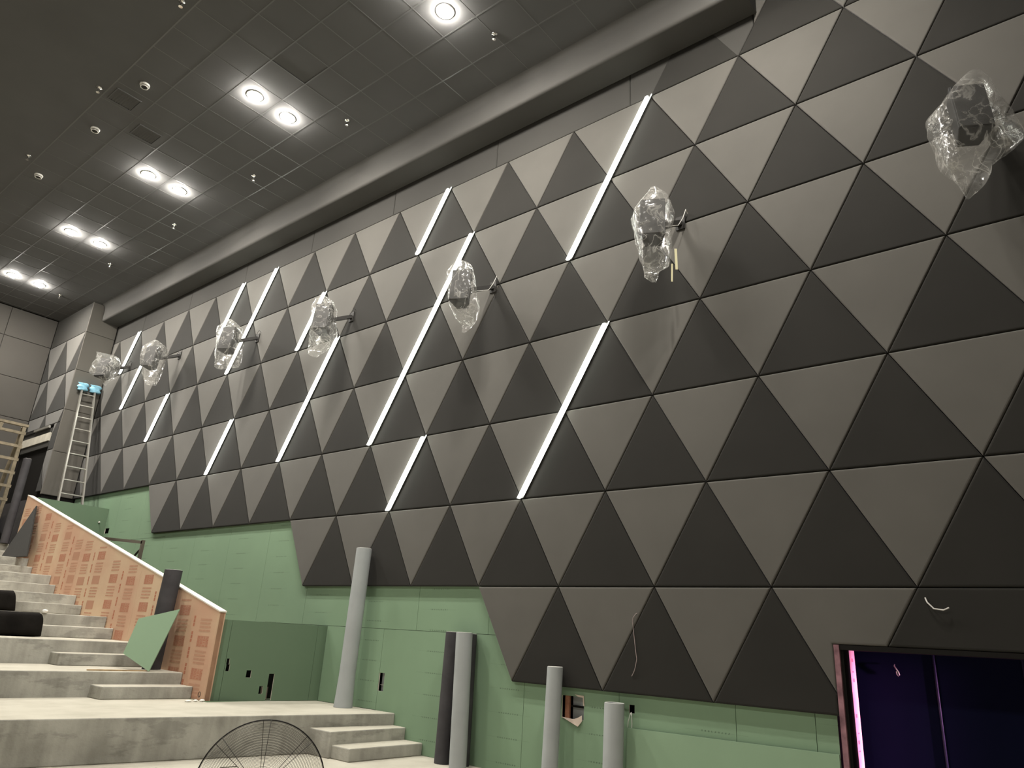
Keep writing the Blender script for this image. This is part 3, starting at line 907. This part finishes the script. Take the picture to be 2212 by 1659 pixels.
for bi, ((bx, by), P, lab) in enumerate(BAGS):
    zt, zb = P[0][0], P[-1][0]
    o3 = Vector((bx, by, 0))
    t = empty('wall_speaker', (bx, 0, (zt + zb) / 2))
    tag(t, lab, 'speaker', 'plastic wrapped surround speakers')
    off = -t.location
    # cabinet: trapezoid plan, grille in front, tilted down
    cw, cdp, ch = .30, .24, .52
    cz = zt - .13 - ch / 2
    l0, r0 = lerp_prof(P, cz)
    cc = o3 + EV * ((l0 + r0) / 2 + .0) + Vector((0, 0, cz))
    yaw = math.radians(27)
    Rm = Matrix.Rotation(yaw, 3, 'Z') @ Matrix.Rotation(math.radians(-7), 3, 'X')
    def loc(p): return cc + Rm @ Vector(p) + off
    q = MB()
    h = ch / 2
    base = [(-cw / 2, -cdp / 2), (cw / 2, -cdp / 2), (cw / 2 - .06, cdp / 2), (-cw / 2 + .06, cdp / 2)]
    q.prism([loc((x, y, -h)) for x, y in base], Rm @ Vector((0, 0, ch)))
    cab = q.build('cabinet', M_SPK, t)
    bv = cab.modifiers.new('bev', 'BEVEL'); bv.width = .012; bv.segments = 2
    q = MB()
    q.prism([loc((x, -cdp / 2 - .012, z)) for x, z in ((-cw / 2 + .015, -h + .015), (cw / 2 - .015, -h + .015), (cw / 2 - .015, h - .015), (-cw / 2 + .015, h - .015))], Rm @ Vector((0, .012, 0)))
    q.build('grille', M_GRILLE, cab)
    # bracket
    wz = cz + .12
    bk = loc((.0, cdp / 2, .05))
    wp = Vector((bx + .10, -.012, wz + .10)) + off
    q = MB(); q.bar(bk, wp, .06, .06); q.build('bracket_arm', M_STEEL, t)
    q = MB(); q.box((wp.x - .06, wp.y - .006, wp.z - .09), (wp.x + .06, wp.y + .0115, wp.z + .09)); q.build('wall_plate', M_STEEL, t)
    q = MB()
    a0 = Vector((wp.x + .10, wp.y, wp.z + .10))
    q.tube([a0, a0 + Vector((0, -.05, .03)), a0 + Vector((-.02, -.09, -.10)), a0 + Vector((-.06, -.14, -.22)), bk + Vector((.03, .01, -.02))], .005, 6)
    q.build('speaker_cable', M_WIRE if bi in (1, 2) else M_STEEL, t)
    # crumpled bag
    nr, na = 64, 72
    v, f = [], []
    seed = Vector((bi * 7.3, bi * 3.1, 2.0))
    for i in range(nr + 1):
        tt = i / nr
        z = zt + (zb - zt) * tt
        l, r_ = lerp_prof(P, z)
        rx = max((r_ - l) / 2, .012)
        dp = .20 * math.sin(math.pi * min(1, .18 + tt * .92)) ** .6 + .03
        dp = max(min(dp, .25), .03)
        if tt > .75:
            dp *= 1 - (tt - .75) * 2.2
        for j in range(na):
            a = 2 * math.pi * j / na
            ca, sa = math.cos(a), math.sin(a)
            # squarish section with pleats
            k = (abs(ca) ** 3.2 + abs(sa) ** 3.2) ** (-1 / 3.2)
            pl = 1 + .05 * math.sin(5 * a + bi + 3 * math.sin(4 * tt + bi)) * (.4 + tt)
            p = o3 + EV * ((l + r_) / 2 + rx * ca * k * .97) + NV * (dp * sa * k * pl) + Vector((0, 0, z))
            s1 = mnoise.noise(p * 6 + seed); s2 = mnoise.noise(p * 15 + seed); s3 = abs(mnoise.noise(p * 9 - seed))
            n_ = (EV * ca + NV * sa)
            p += n_ * (.016 * s1 + .003 * s2 - .012 * s3) * (1 if sa * sa > .1 else .5)
            p.z += .012 * mnoise.noise(p * 8 + seed * 2)
            if p.y > -.03: p.y = -.03 - .01 * random.random()
            v.append(p + off)
    for i in range(nr):
        for j in range(na):
            f.append((i * na + j, i * na + (j + 1) % na, (i + 1) * na + (j + 1) % na, (i + 1) * na + j))
    f.append(tuple(range(na)))
    bag = mk('plastic_bag', v, f, M_FILM, t, True)
    if bi == 1:
        e = o3 + EV * .235 + off
        q = MB(); q.prism([e + Vector((0, 0, 5.80)), e + EV * .03 + Vector((0, 0, 5.80)), e + EV * .035 + Vector((0, 0, 5.53)), e + EV * .008 + Vector((0, 0, 5.53))], NV * .006)
        q.build('tape_tail', mat('masking_tape', (.75, .70, .45), .8), bag)
        e = o3 + EV * .195 + off
        q = MB(); q.prism([e + Vector((0, 0, 5.60)), e + EV * .02 + Vector((0, 0, 5.60)), e + EV * .015 + Vector((0, 0, 5.37)), e + EV * -.003 + Vector((0, 0, 5.37))], NV * .006)
        q.build('tape_tail', bpy.data.materials['masking_tape'], bag)

# foam rolls standing against the wall
def roll(x, y, z0, z1, r, m, label, tilt=(0, 0), flare=1.0, spiral=True, open_gap=False):
    n = 26
    t = empty('foam_roll', (x, y, z0))
    tag(t, label, 'foam roll')
    v, f = [], []
    H = z1 - z0
    lev = [0, .03, .08, .2, .45, .7, .9, 1.0]
    th = .022
    for ring in range(2):
        for l in lev:
            rr = (r if ring == 0 else r - th) * (1 + (flare - 1) * max(0, 1 - l * 5) ** 1.5)
            for j in range(n):
                a = 2 * math.pi * j / n
                v.append((tilt[0] * l + rr * math.cos(a), tilt[1] * l + rr * math.sin(a), H * l))
    L = len(lev)
    for ring in range(2):
        for i in range(L - 1):
            for j in range(n):
                q_ = (ring * L * n + i * n + j, ring * L * n + i * n + (j + 1) % n, ring * L * n + (i + 1) * n + (j + 1) % n, ring * L * n + (i + 1) * n + j)
                f.append(q_ if ring == 0 else q_[::-1])
    for i in (0, L - 1):
        for j in range(n):
            f.append((i * n + j, i * n + (j + 1) % n, L * n + i * n + (j + 1) % n, L * n + i * n + j))
    o = mk('roll_sheet', v, f, m, t, True)
    es = o.modifiers.new('es', 'EDGE_SPLIT'); es.split_angle = math.radians(40)
    # pale cut rim and inner core turns
    q = MB()
    q.tube([(tilt[0] + (r - .008) * math.cos(2 * math.pi * k / 28), tilt[1] + (r - .008) * math.sin(2 * math.pi * k / 28), H) for k in range(28)], .003, 5, closed=True)
    q.build('cut_rim', M_WHITE, o)
    return t
roll(-.90, -.175, .432, 2.56, .112, M_FOAMG, 'tallest light grey foam roll standing on the platform against the green wall', (0, .03), 1.15)
roll(1.0, -.13, 0, 1.475, .10, M_FOAMD, 'dark foam roll leaning beside a grey roll at the foot of the steps', (-.02, .04))
roll(1.335, -.225, 0, 1.475, .10, M_FOAMG, 'light grey foam roll standing between two dark rolls', (-.05, .0))
roll(1.225, -.045, 0, 1.465, .095, M_FOAMD, 'dark foam roll mostly hidden behind the middle grey roll', (-.02, .0))
roll(2.57, -.14, 0, 1.17, .088, M_FOAMG, 'grey foam roll standing beside the broken hole in the green wall', (.01, .03))
roll(3.345, -.14, 0, .872, .103, M_FOAMG, 'shortest grey foam roll, right of the broken wall hole', (.0, .03))
roll(-3.33, -1.73, .737, 2.115, .125, M_FOAMD, 'dark foam roll leaning on the parapet behind the green board offcut', (.02, .02))
roll(-11.30, -1.68, 2.792, 4.70, .085, M_FOAMD, 'slim dark foam roll behind the top end of the parapet', (-.05, .0))

# leaning green offcut on the stairs
P1 = Vector((-2.79, -2.02, .742)); P3 = Vector((-2.88, -1.72, 1.565))
P4 = Vector((-3.36, -2.155, .935)); P2 = Vector((-3.4608, -2.0023, 1.4047))
nrm = (P3 - P1).cross(P4 - P1).normalized()
if nrm.x < 0: nrm = -nrm
q = MB(); q.prism([P1, P3, P2, P4], -nrm * .012)
gb = q.build('green_board_offcut', M_GREEN2)
tag(gb, 'four sided green gypsum board offcut leaning on the steps', 'board')
# spare triangular panel leaning on the parapet
q = MB()
T = [Vector((-9.32, -1.80, 2.447)), Vector((-10.86, -1.80, 2.447)), Vector((-10.17, -1.615, 3.56))]
nn = (T[1] - T[0]).cross(T[2] - T[0]).normalized()
if nn.y > 0: nn = -nn
q.prism(T, -nn * .03)
sp_ = q.build('spare_triangle_panel', M_DARK)
bv = sp_.modifiers.new('bev', 'BEVEL'); bv.width = .008; bv.segments = 2
tag(sp_, 'loose charcoal triangle panel leaning against the orange parapet', 'panel')
# loose green board standing along the foot of the wall
q = MB(); q.prism([(3.42, -.03, 0), (5.49, -.03, 0), (5.49, .02, .66), (3.42, .02, .64)], (0, .014, 0))
tag(q.build('loose_gypsum_board', M_GREEN2), 'low pale green board standing against the wall left of the doorway', 'board')

# aluminium ladder with cloth wrapped tops
LB, LT = Vector((-11.15, -.90, 3.80)), Vector((-12.83, -.50, 7.08))
RB, RT = Vector((-11.15, -.37, 3.80)), Vector((-12.83, -.19, 7.10))
t = empty('ladder', (-11.15, -.63, 3.80))
tag(t, 'aluminium ladder leaning on the column with blue cloth on its tips', 'ladder')
of = -t.location
rails = []
for a, c in ((LB, LT), (RB, RT)):
    q = MB(); q.bar(a + of, c + of, .035, .075, (1, 0, .3)); rails.append(q.build('rail', M_ALU, t))
for k in range(9):
    s_ = .08 + k * .107
    a, c = LB.lerp(LT, s_), RB.lerp(RT, s_)
    q = MB(); q.tube([a + of, c + of], .016, 10); q.build('rung', M_ALU, t)
for ri, (c, sx) in enumerate(((LT, .10), (RT, .11))):
    q = MB()
    nv, nu = 10, 14
    c0 = c + of + Vector((.03, 0, 0))
    v, f = [], []
    for i in range(nv + 1):
        for j in range(nu):
            a = 2 * math.pi * j / nu
            z = -.12 + .24 * i / nv
            rr = .085 + .02 * mnoise.noise(Vector((j * .9, i * .5, c.y * 5)))
            v.append(c0 + Vector((rr * math.cos(a) * .8, sx * 1.25 * math.sin(a) + .02 * math.sin(i), z * .8 + .006 * math.sin(2 * a))))
    for i in range(nv):
        for j in range(nu):
            f.append((i * nu + j, i * nu + (j + 1) % nu, (i + 1) * nu + (j + 1) % nu, (i + 1) * nu + j))
    f.append(tuple(range(nu))); f.append(tuple(range(nv * nu, (nv + 1) * nu)))
    mk('cloth_wrap', v, f, M_CLOTH, rails[ri], True)

# old wooden step ladder on the top landing
t = empty('wooden_stepladder', (-12.6, -1.8, 3.46))
tag(t, 'old wooden stepladder on the top landing at the far left', 'ladder')
of = -t.location
wb_ = [(Vector((-12.92, -2.45, 3.46)), Vector((-12.62, -2.06, 5.66))), (Vector((-12.92, -1.47, 3.46)), Vector((-12.62, -1.58, 5.66)))]
for a, c in wb_:
    q = MB(); q.bar(a + of, c + of, .075, .05, (1, 0, 0)); q.build('rail', M_WOOD, t)
rb_ = [(Vector((-13.8, -2.45, 3.46)), Vector((-12.72, -2.06, 5.66))), (Vector((-13.8, -1.47, 3.46)), Vector((-12.72, -1.58, 5.66)))]
for a, c in rb_:
    q = MB(); q.bar(a + of, c + of, .075, .05, (1, 0, 0)); q.build('rear_rail', M_WOOD, t)
for k in range(7):
    s_ = .06 + k * .145
    a, c = wb_[0][0].lerp(wb_[0][1], s_), wb_[1][0].lerp(wb_[1][1], s_)
    e = (c - a).normalized() * .06
    q = MB(); q.bar(a - e + of, c + e + of, .05, .065, (0, 0, 1)); q.build('rung', M_WOOD, t)
q = MB(); q.bar(Vector((-12.64, -2.13, 5.70)) + of, Vector((-12.64, -1.50, 5.70)) + of, .10, .06); q.build('top_cap', M_WOOD, t)
q = MB(); q.bar(wb_[0][0].lerp(wb_[0][1], .30) + of + Vector((.04, .35, 0)), wb_[1][0].lerp(wb_[1][1], .16) + of + Vector((.04, -.2, 0)), .05, .03); q.build('brace', M_WOOD, t)

# handrail in the exit passage
t = empty('handrail', (-5.46, -1.3, 1.4))
tag(t, 'dark steel handrail standing behind the orange parapet', 'handrail')
of = -t.location
q = MB(); q.bar(Vector((-7.2, -1.3, 2.795)) + of, Vector((-5.44, -1.3, 2.652)) + of, .05, .05); q.build('top_rail', M_BROWNSTEEL, t)
q = MB(); q.bar(Vector((-5.455, -1.3, 1.2)) + of, Vector((-5.455, -1.3, 2.69)) + of, .05, .05, (1, 0, 0)); q.build('post', M_BROWNSTEEL, t)
q = MB(); q.tube([Vector((-5.50, -1.3, 2.53)) + of, Vector((-5.56, -1.3, 2.50)) + of, Vector((-5.85, -1.3, 2.30)) + of], .018, 8); q.build('brace', M_STEEL, t)

# rounded black blocks on the terraces, nature unknown
def block(x0, x1, y0, y1, z0, z1, label):
    nx, ny, nz = 5, 16, 5
    bm = bmesh.new()
    bmesh.ops.create_cube(bm, size=1)
    bmesh.ops.subdivide_edges(bm, edges=bm.edges, cuts=7, use_grid_fill=True)
    for v in bm.verts:
        p = v.co
        k = 1 - .10 * (abs(p.x * 2) ** 6 * abs(p.z * 2) ** 6)
        X = (x0 + x1) / 2 + p.x * k * (x1 - x0); Y = (y0 + y1) / 2 + p.y * (y1 - y0); Z = (z0 + z1) / 2 + p.z * k * (z1 - z0)
        n_ = mnoise.noise(Vector((X * 2, Y * 2, Z * 3)))
        v.co = (X + .05 * n_, Y + (.06 * n_ - .10 * (p.z + .5)) * (1 if p.y > 0 else 0), max(z0 + .001, Z + .02 * n_))
    me = bpy.data.meshes.new('black_block')
    bm.to_mesh(me); bm.free()
    me.materials.append(M_BLKBLOCK)
    for p in me.polygons: p.use_smooth = True
    o = bpy.data.objects.new('black_block', me)
    COL.objects.link(o)
    tag(o, label, 'cloth bundle')
block(-5.62, -5.0, -5.2, -2.66, 1.062, 1.40, 'largest black bundle on the terrace left of the aisle steps')
block(-7.08, -6.48, -5.2, -2.60, 1.402, 1.715, 'black bundle one terrace above the largest bundle')
block(-12.8, -12.05, -2.9, -1.52, 2.792, 3.20, 'black bundle below the old wooden stepladder')

# wire cage floor fan near the camera
FC = Vector((3.8829, -4.5477, 0.5944))
ax = Vector((0.8132, -0.5539, 0.1784)).normalized()
fu = (Vector((0, 0, 1)) - ax * ax.z).normalized()
fr_ = fu.cross(ax).normalized()
t = empty('floor_fan', (FC.x, FC.y, 0))
tag(t, 'dark wire cage of a floor fan at the bottom edge of the picture', 'fan')
of = -t.location
RAD = .335
def fp(r, a, d): return FC + fr_ * (r * math.cos(a)) + fu * (r * math.sin(a)) + ax * d + of
def cage(name, sgn, nsp, ph):
    q = MB()
    dep = lambda r: sgn * (.02 + .085 * (1 - (r / RAD) ** 4))
    for k in range(22):
        r = .07 + (RAD - .075) * k / 21
        q.tube([fp(r, 2 * math.pi * j / 48, dep(r)) for j in range(48)], .0009, 4, closed=True)
    for k in range(nsp):
        a = ph + 2 * math.pi * k / nsp
        for da in (0,):
            q.tube([fp(r, a + da, dep(r) + sgn * .002) for r in [.05 + (RAD - .05) * i / 12 for i in range(13)]], .0015, 5)
    o = q.build(name, M_STEEL, t)
    o['kind'] = 'stuff'
cage('front_guard', 1, 8, math.pi / 2 - .02)
cage('rear_guard', -1, 8, math.pi / 2 + .10)
q = MB(); q.tube([fp(RAD, 2 * math.pi * j / 64, 0) for j in range(64)], .0035, 8, closed=True); q.build('rim', M_STEEL, t)
q = MB(); q.tube([fp(0, 0, -.16), fp(0, 0, -.06)], .07, 20); q.build('motor', M_STEEL, t)
q = MB(); q.tube([fp(0, 0, -.05), fp(0, 0, .02)], .04, 20); q.build('hub', M_ALU, t)
for k in range(3):
    a = -math.pi / 2 + (k - 1) * 1.05
    q = MB()
    pts = [fp(.04, a - .1, -.01), fp(.17, a - .22, -.02), fp(.20, a, 0), fp(.17, a + .2, .02), fp(.04, a + .1, .01)]
    q.prism(pts, ax * .004); q.build('blade', M_ALU, t)
q = MB(); q.tube([fp(0, 0, -.12), Vector((FC.x, FC.y, .03)) - ax * .12 * 0 + of - Vector((ax.x, ax.y, 0)) * .12], .02, 12); q.build('stand_pole', M_STEEL, t)
q = MB(); q.lathe([(.001, .03), (.20, .028), (.22, .01), (.22, .0), (.001, 0)], Vector((FC.x, FC.y, 0)) + of - Vector((ax.x, ax.y, 0)) * .12, 28); q.build('stand_base', M_STEEL, t)

# ceiling devices
def sprinkler(x, y, label):
    t = empty('sprinkler_head', (x, y, CZ))
    tag(t, label, 'sprinkler', 'ceiling sprinkler heads')
    q = MB(); q.lathe([(.045, .0), (.043, -.012), (.02, -.02), (.015, -.03), (.012, -.05)], (0, 0, 0), 18); q.build('escutcheon', M_CHROME, t, True)
    q = MB(); q.tube([(-.016, 0, -.05), (-.02, 0, -.07), (0, 0, -.092)], .004, 6); q.tube([(.016, 0, -.05), (.02, 0, -.07), (0, 0, -.092)], .004, 6); q.build('yoke', M_CHROME, t)
    q = MB(); q.lathe([(.001, -.092), (.028, -.094), (.028, -.098), (.001, -.099)], (0, 0, 0), 16); q.build('deflector', M_CHROME, t)
for x, y, l in ((2.03, -1.35, 'chrome sprinkler head beside the nearest downlight pair'), (-1.18, -1.41, 'chrome sprinkler head between the second downlight pair and the soffit beam'), (-3.94, -1.45, 'chrome sprinkler head inside the bright grid near the third downlight pair'),
                (-7.02, -1.46, 'chrome sprinkler head between third and fourth downlight pairs'), (-10.2, -1.47, 'chrome sprinkler head past the fourth downlight pair'), (-13.3, -1.48, 'farthest chrome sprinkler head near the column'),
                (-1.14, -4.34, 'chrome sprinkler head at the top edge of the dark ceiling'), (-3.93, -4.3, 'chrome sprinkler head left of the nearest smoke detector'), (-7.01, -4.32, 'chrome sprinkler head left of the farthest smoke detector')):
    sprinkler(x, y, l)
for x, y, l in ((-3.23, -3.88, 'nearest white round smoke detector on the ceiling'), (-5.09, -3.89, 'middle white round smoke detector on the ceiling'), (-7.55, -3.96, 'farthest white round smoke detector on the ceiling')):
    t = empty('smoke_detector', (x, y, CZ)); tag(t, l, 'smoke detector', 'ceiling smoke detectors')
    q = MB(); q.lathe([(.075, .0), (.075, -.02), (.068, -.03), (.001, -.03)], (0, 0, 0), 26); q.build('base', M_WHITE, t)
    q = MB(); q.lathe([(.046, -.030), (.046, -.046), (.038, -.056), (.001, -.058)], (0, 0, 0), 24); q.build('chamber', M_STEEL, t)
    q = MB(); q.tube([(.055 * math.cos(2 * math.pi * k / 20), .055 * math.sin(2 * math.pi * k / 20), -.05) for k in range(20)], .009, 6, closed=True); q.build('ring', M_WHITE, t)
for x, y, l in ((-3.87, -3.92, 'dark louvred ceiling vent beside the nearest smoke detector'), (-4.47, -3.28, 'dark louvred ceiling vent nearer the downlights')):
    t = empty('ceiling_vent', (x, y, CZ)); tag(t, l, 'vent', 'dark ceiling vents')
    q = MB()
    for a, c in (((-.2, -.2), (.2, -.18)), ((-.2, .18), (.2, .2)), ((-.2, -.18), (-.18, .18)), ((.18, -.18), (.2, .18))):
        q.box((a[0], a[1], -.014), (c[0], c[1], 0))
    q.build('frame', M_CEIL, t)
    for k in range(9):
        s_ = -.16 + .04 * k
        q = MB(); q.bar((-.18, s_, -.006), (.18, s_, -.006), .026, .003, (0, .5, 1)); q.build('slat', M_CEIL, t)

# hanging wires on the panels
q = MB(); q.tube([(3.545, .0, 1.765), (3.535, -.012, 1.755), (3.51, -.02, 1.72), (3.50, -.012, 1.69), (3.505, -.006, 1.60), (3.52, -.006, 1.50), (3.53, -.012, 1.44), (3.545, -.02, 1.37), (3.555, -.02, 1.31), (3.54, -.018, 1.24), (3.52, -.012, 1.19), (3.49, -.01, 1.14)], .0035, 6)
tag(q.build('loose_cable', M_PWIRE), 'thin pale cable hanging down the lower panels above the shortest roll', 'cable')
q = MB(); q.tube([(6.30, -.004, 1.955), (6.315, -.02, 1.915), (6.36, -.035, 1.865), (6.43, -.04, 1.855), (6.47, -.03, 1.875)], .006, 6)
tag(q.build('loose_cable', M_WIRE), 'short curved white cable end over the doorway at lower right', 'cable')

# doorway at lower right: jambs, reveal, navy padded lining
dw = MB()
dw.box((OX, .0, 0), (OX + .045, .05, OZ))
jamb = dw.build('door_2', M_PINKLITEDGE)
tag(jamb, 'doorway edged in pink lit plywood with dark navy lining', kind='structure')
box('black_reveal', (OX + .046, .03, 0), (OX + .07, .20, OZ - .001), M_BLACK, jamb)
box('black_head', (OX + .046, .005, OZ - .04), (OXR, .42, OZ - .001), M_BLACK, jamb)
box('inner_jamb', (OX + .03, .21, 0), (OX + .06, .40, OZ - .04), M_PINKLITPLY, jamb)
jx = [5.40, 6.19, 6.85, 7.51, 8.17, 8.83, 9.49]
for i in range(len(jx) - 1):
    v, f = pad_mesh([(jx[i], 0), (jx[i + 1], 0), (jx[i + 1], 2.1), (jx[i], 2.1)], .62, .05, .006)
    mk('padded_panel', v, f, M_NAVY, jamb)
for x_ in jx[1:-1]:
    q = MB(); q.tube([(x_, .615, 0), (x_, .615, 2.1)], .011, 10); q.build('seam_highlight_bead', mat('navy_seam_highlight', (.02, .02, .055), .5, .4), jamb, True)  # lighter bead added to draw the highlight along each panel seam
box('lining_backing', (5.2, .68, 0), (9.9, .72, 2.3), M_BLACK, jamb)
box('lining_side', (5.2, .61, 0), (5.4, .66, 2.3), M_BLACK, jamb)
box('lining_end', (9.62, .0, 0), (9.68, .70, 2.3), M_BLACK, jamb)
box('lining_top', (5.2, .43, 2.3), (9.9, .72, 2.34), M_BLACK, jamb)
q = MB(); q.tube([(5.87, .60, 1.41), (5.87, .58, 1.40), (5.885, .575, 1.375), (5.90, .58, 1.35), (5.905, .585, 1.325), (5.895, .585, 1.315), (5.885, .585, 1.33), (5.885, .58, 1.355)], .006, 6)
tag(q.build('wall_hook', M_ALU), 'small metal hook on the dark navy lining inside the doorway', 'hook')
# red print on the inner jamb
q = MB()
z = 1.44
while z > .1:
    hgt = random.choice((.02, .03, .05, .012))
    if random.random() < .62:
        y_ = .285 + random.uniform(-.012, .012)
        q.add([(OX + .0606, y_, z), (OX + .0606, y_ + .045, z), (OX + .0606, y_ + .045, z - hgt), (OX + .0606, y_, z - hgt)], [(0, 1, 2, 3)])
    z -= hgt + random.choice((.015, .02, .05))
pr = q.build('printed_lettering', mat('pink_print', (.55, .16, .20), .8), jamb); pr['kind'] = 'stuff'
# the magenta work lamp inside the doorway
t = empty('work_lamp', (8.9, .15, .78)); tag(t, 'magenta work lamp inside the doorway, out of view', 'lamp')
q = MB(); q.box((-.04, -.04, -.70), (.04, .04, .70)); q.build('lamp_body', M_STEEL, t)
q = MB(); q.box((-.046, -.025, -.66), (-.041, .025, .66)); q.build('lamp_glass', mat('magenta_glass', (1, .5, .9), .4, emit=(1, .35, .85), estr=3), t)
ld = bpy.data.lights.new('work_lamp_light', 'AREA'); ld.shape = 'RECTANGLE'; ld.size = .05; ld.size_y = 1.3; ld.spread = math.radians(12); ld.energy = 9; ld.color = (1.0, .42, .82)
lo = bpy.data.objects.new('work_lamp_light', ld); COL.objects.link(lo); lo.parent = t
lo.location = (-.06, 0, 0); lo.rotation_euler = Vector((-3.2, .30, 0)).to_track_quat('-Z', 'Y').to_euler()

# scraps
def scrap(name, c, s, m, label):
    bm = bmesh.new(); bmesh.ops.create_icosphere(bm, subdivisions=2, radius=1)
    for v in bm.verts:
        k = 1 + .35 * mnoise.noise(v.co * 1.7 + Vector(c))
        v.co = Vector((c[0] + v.co.x * s[0] * k, c[1] + v.co.y * s[1] * k, c[2] + s[2] * .9 + max(v.co.z, -.8) * s[2]))
    me = bpy.data.meshes.new(name); bm.to_mesh(me); bm.free(); me.materials.append(m)
    o = bpy.data.objects.new(name, me); COL.objects.link(o); tag(o, label, 'scrap')
scrap('plaster_scrap', (-2.02, -1.80, .43), (.035, .045, .012), M_SCRAP, 'flat white scrap at the parapet foot, left of two others')
scrap('plaster_scrap', (-2.02, -1.70, .43), (.025, .03, .014), M_SCRAP, 'smallest white scrap at the parapet foot, between two others')
scrap('plaster_scrap', (-2.00, -1.62, .43), (.03, .035, .016), M_SCRAP, 'white scrap under the corner of the orange parapet')
scrap('plaster_scrap', (-5.62, -2.49, 1.40), (.04, .045, .03), M_SCRAP, 'white lump on the terrace edge right of the black blocks')
q = MB(); q.bar((-2.95, -2.75, .745), (-2.86, -2.02, .745), .03, .014); tag(q.build('wood_lath', M_LATH), 'thin wooden lath lying on the step below the green offcut', 'lath')
for c, a, l in (((-.15, -2.95, .004), .5, 'dark splinter on the floor left of the fan'), ((.05, -2.35, .004), 1.5, 'short dark stick on the floor behind the fan')):
    q = MB(); dv = Vector((math.cos(a), math.sin(a), 0)) * .09; q.bar(Vector(c) - dv, Vector(c) + dv, .012, .006); tag(q.build('floor_stick', M_BROWNSTEEL), l, 'stick')
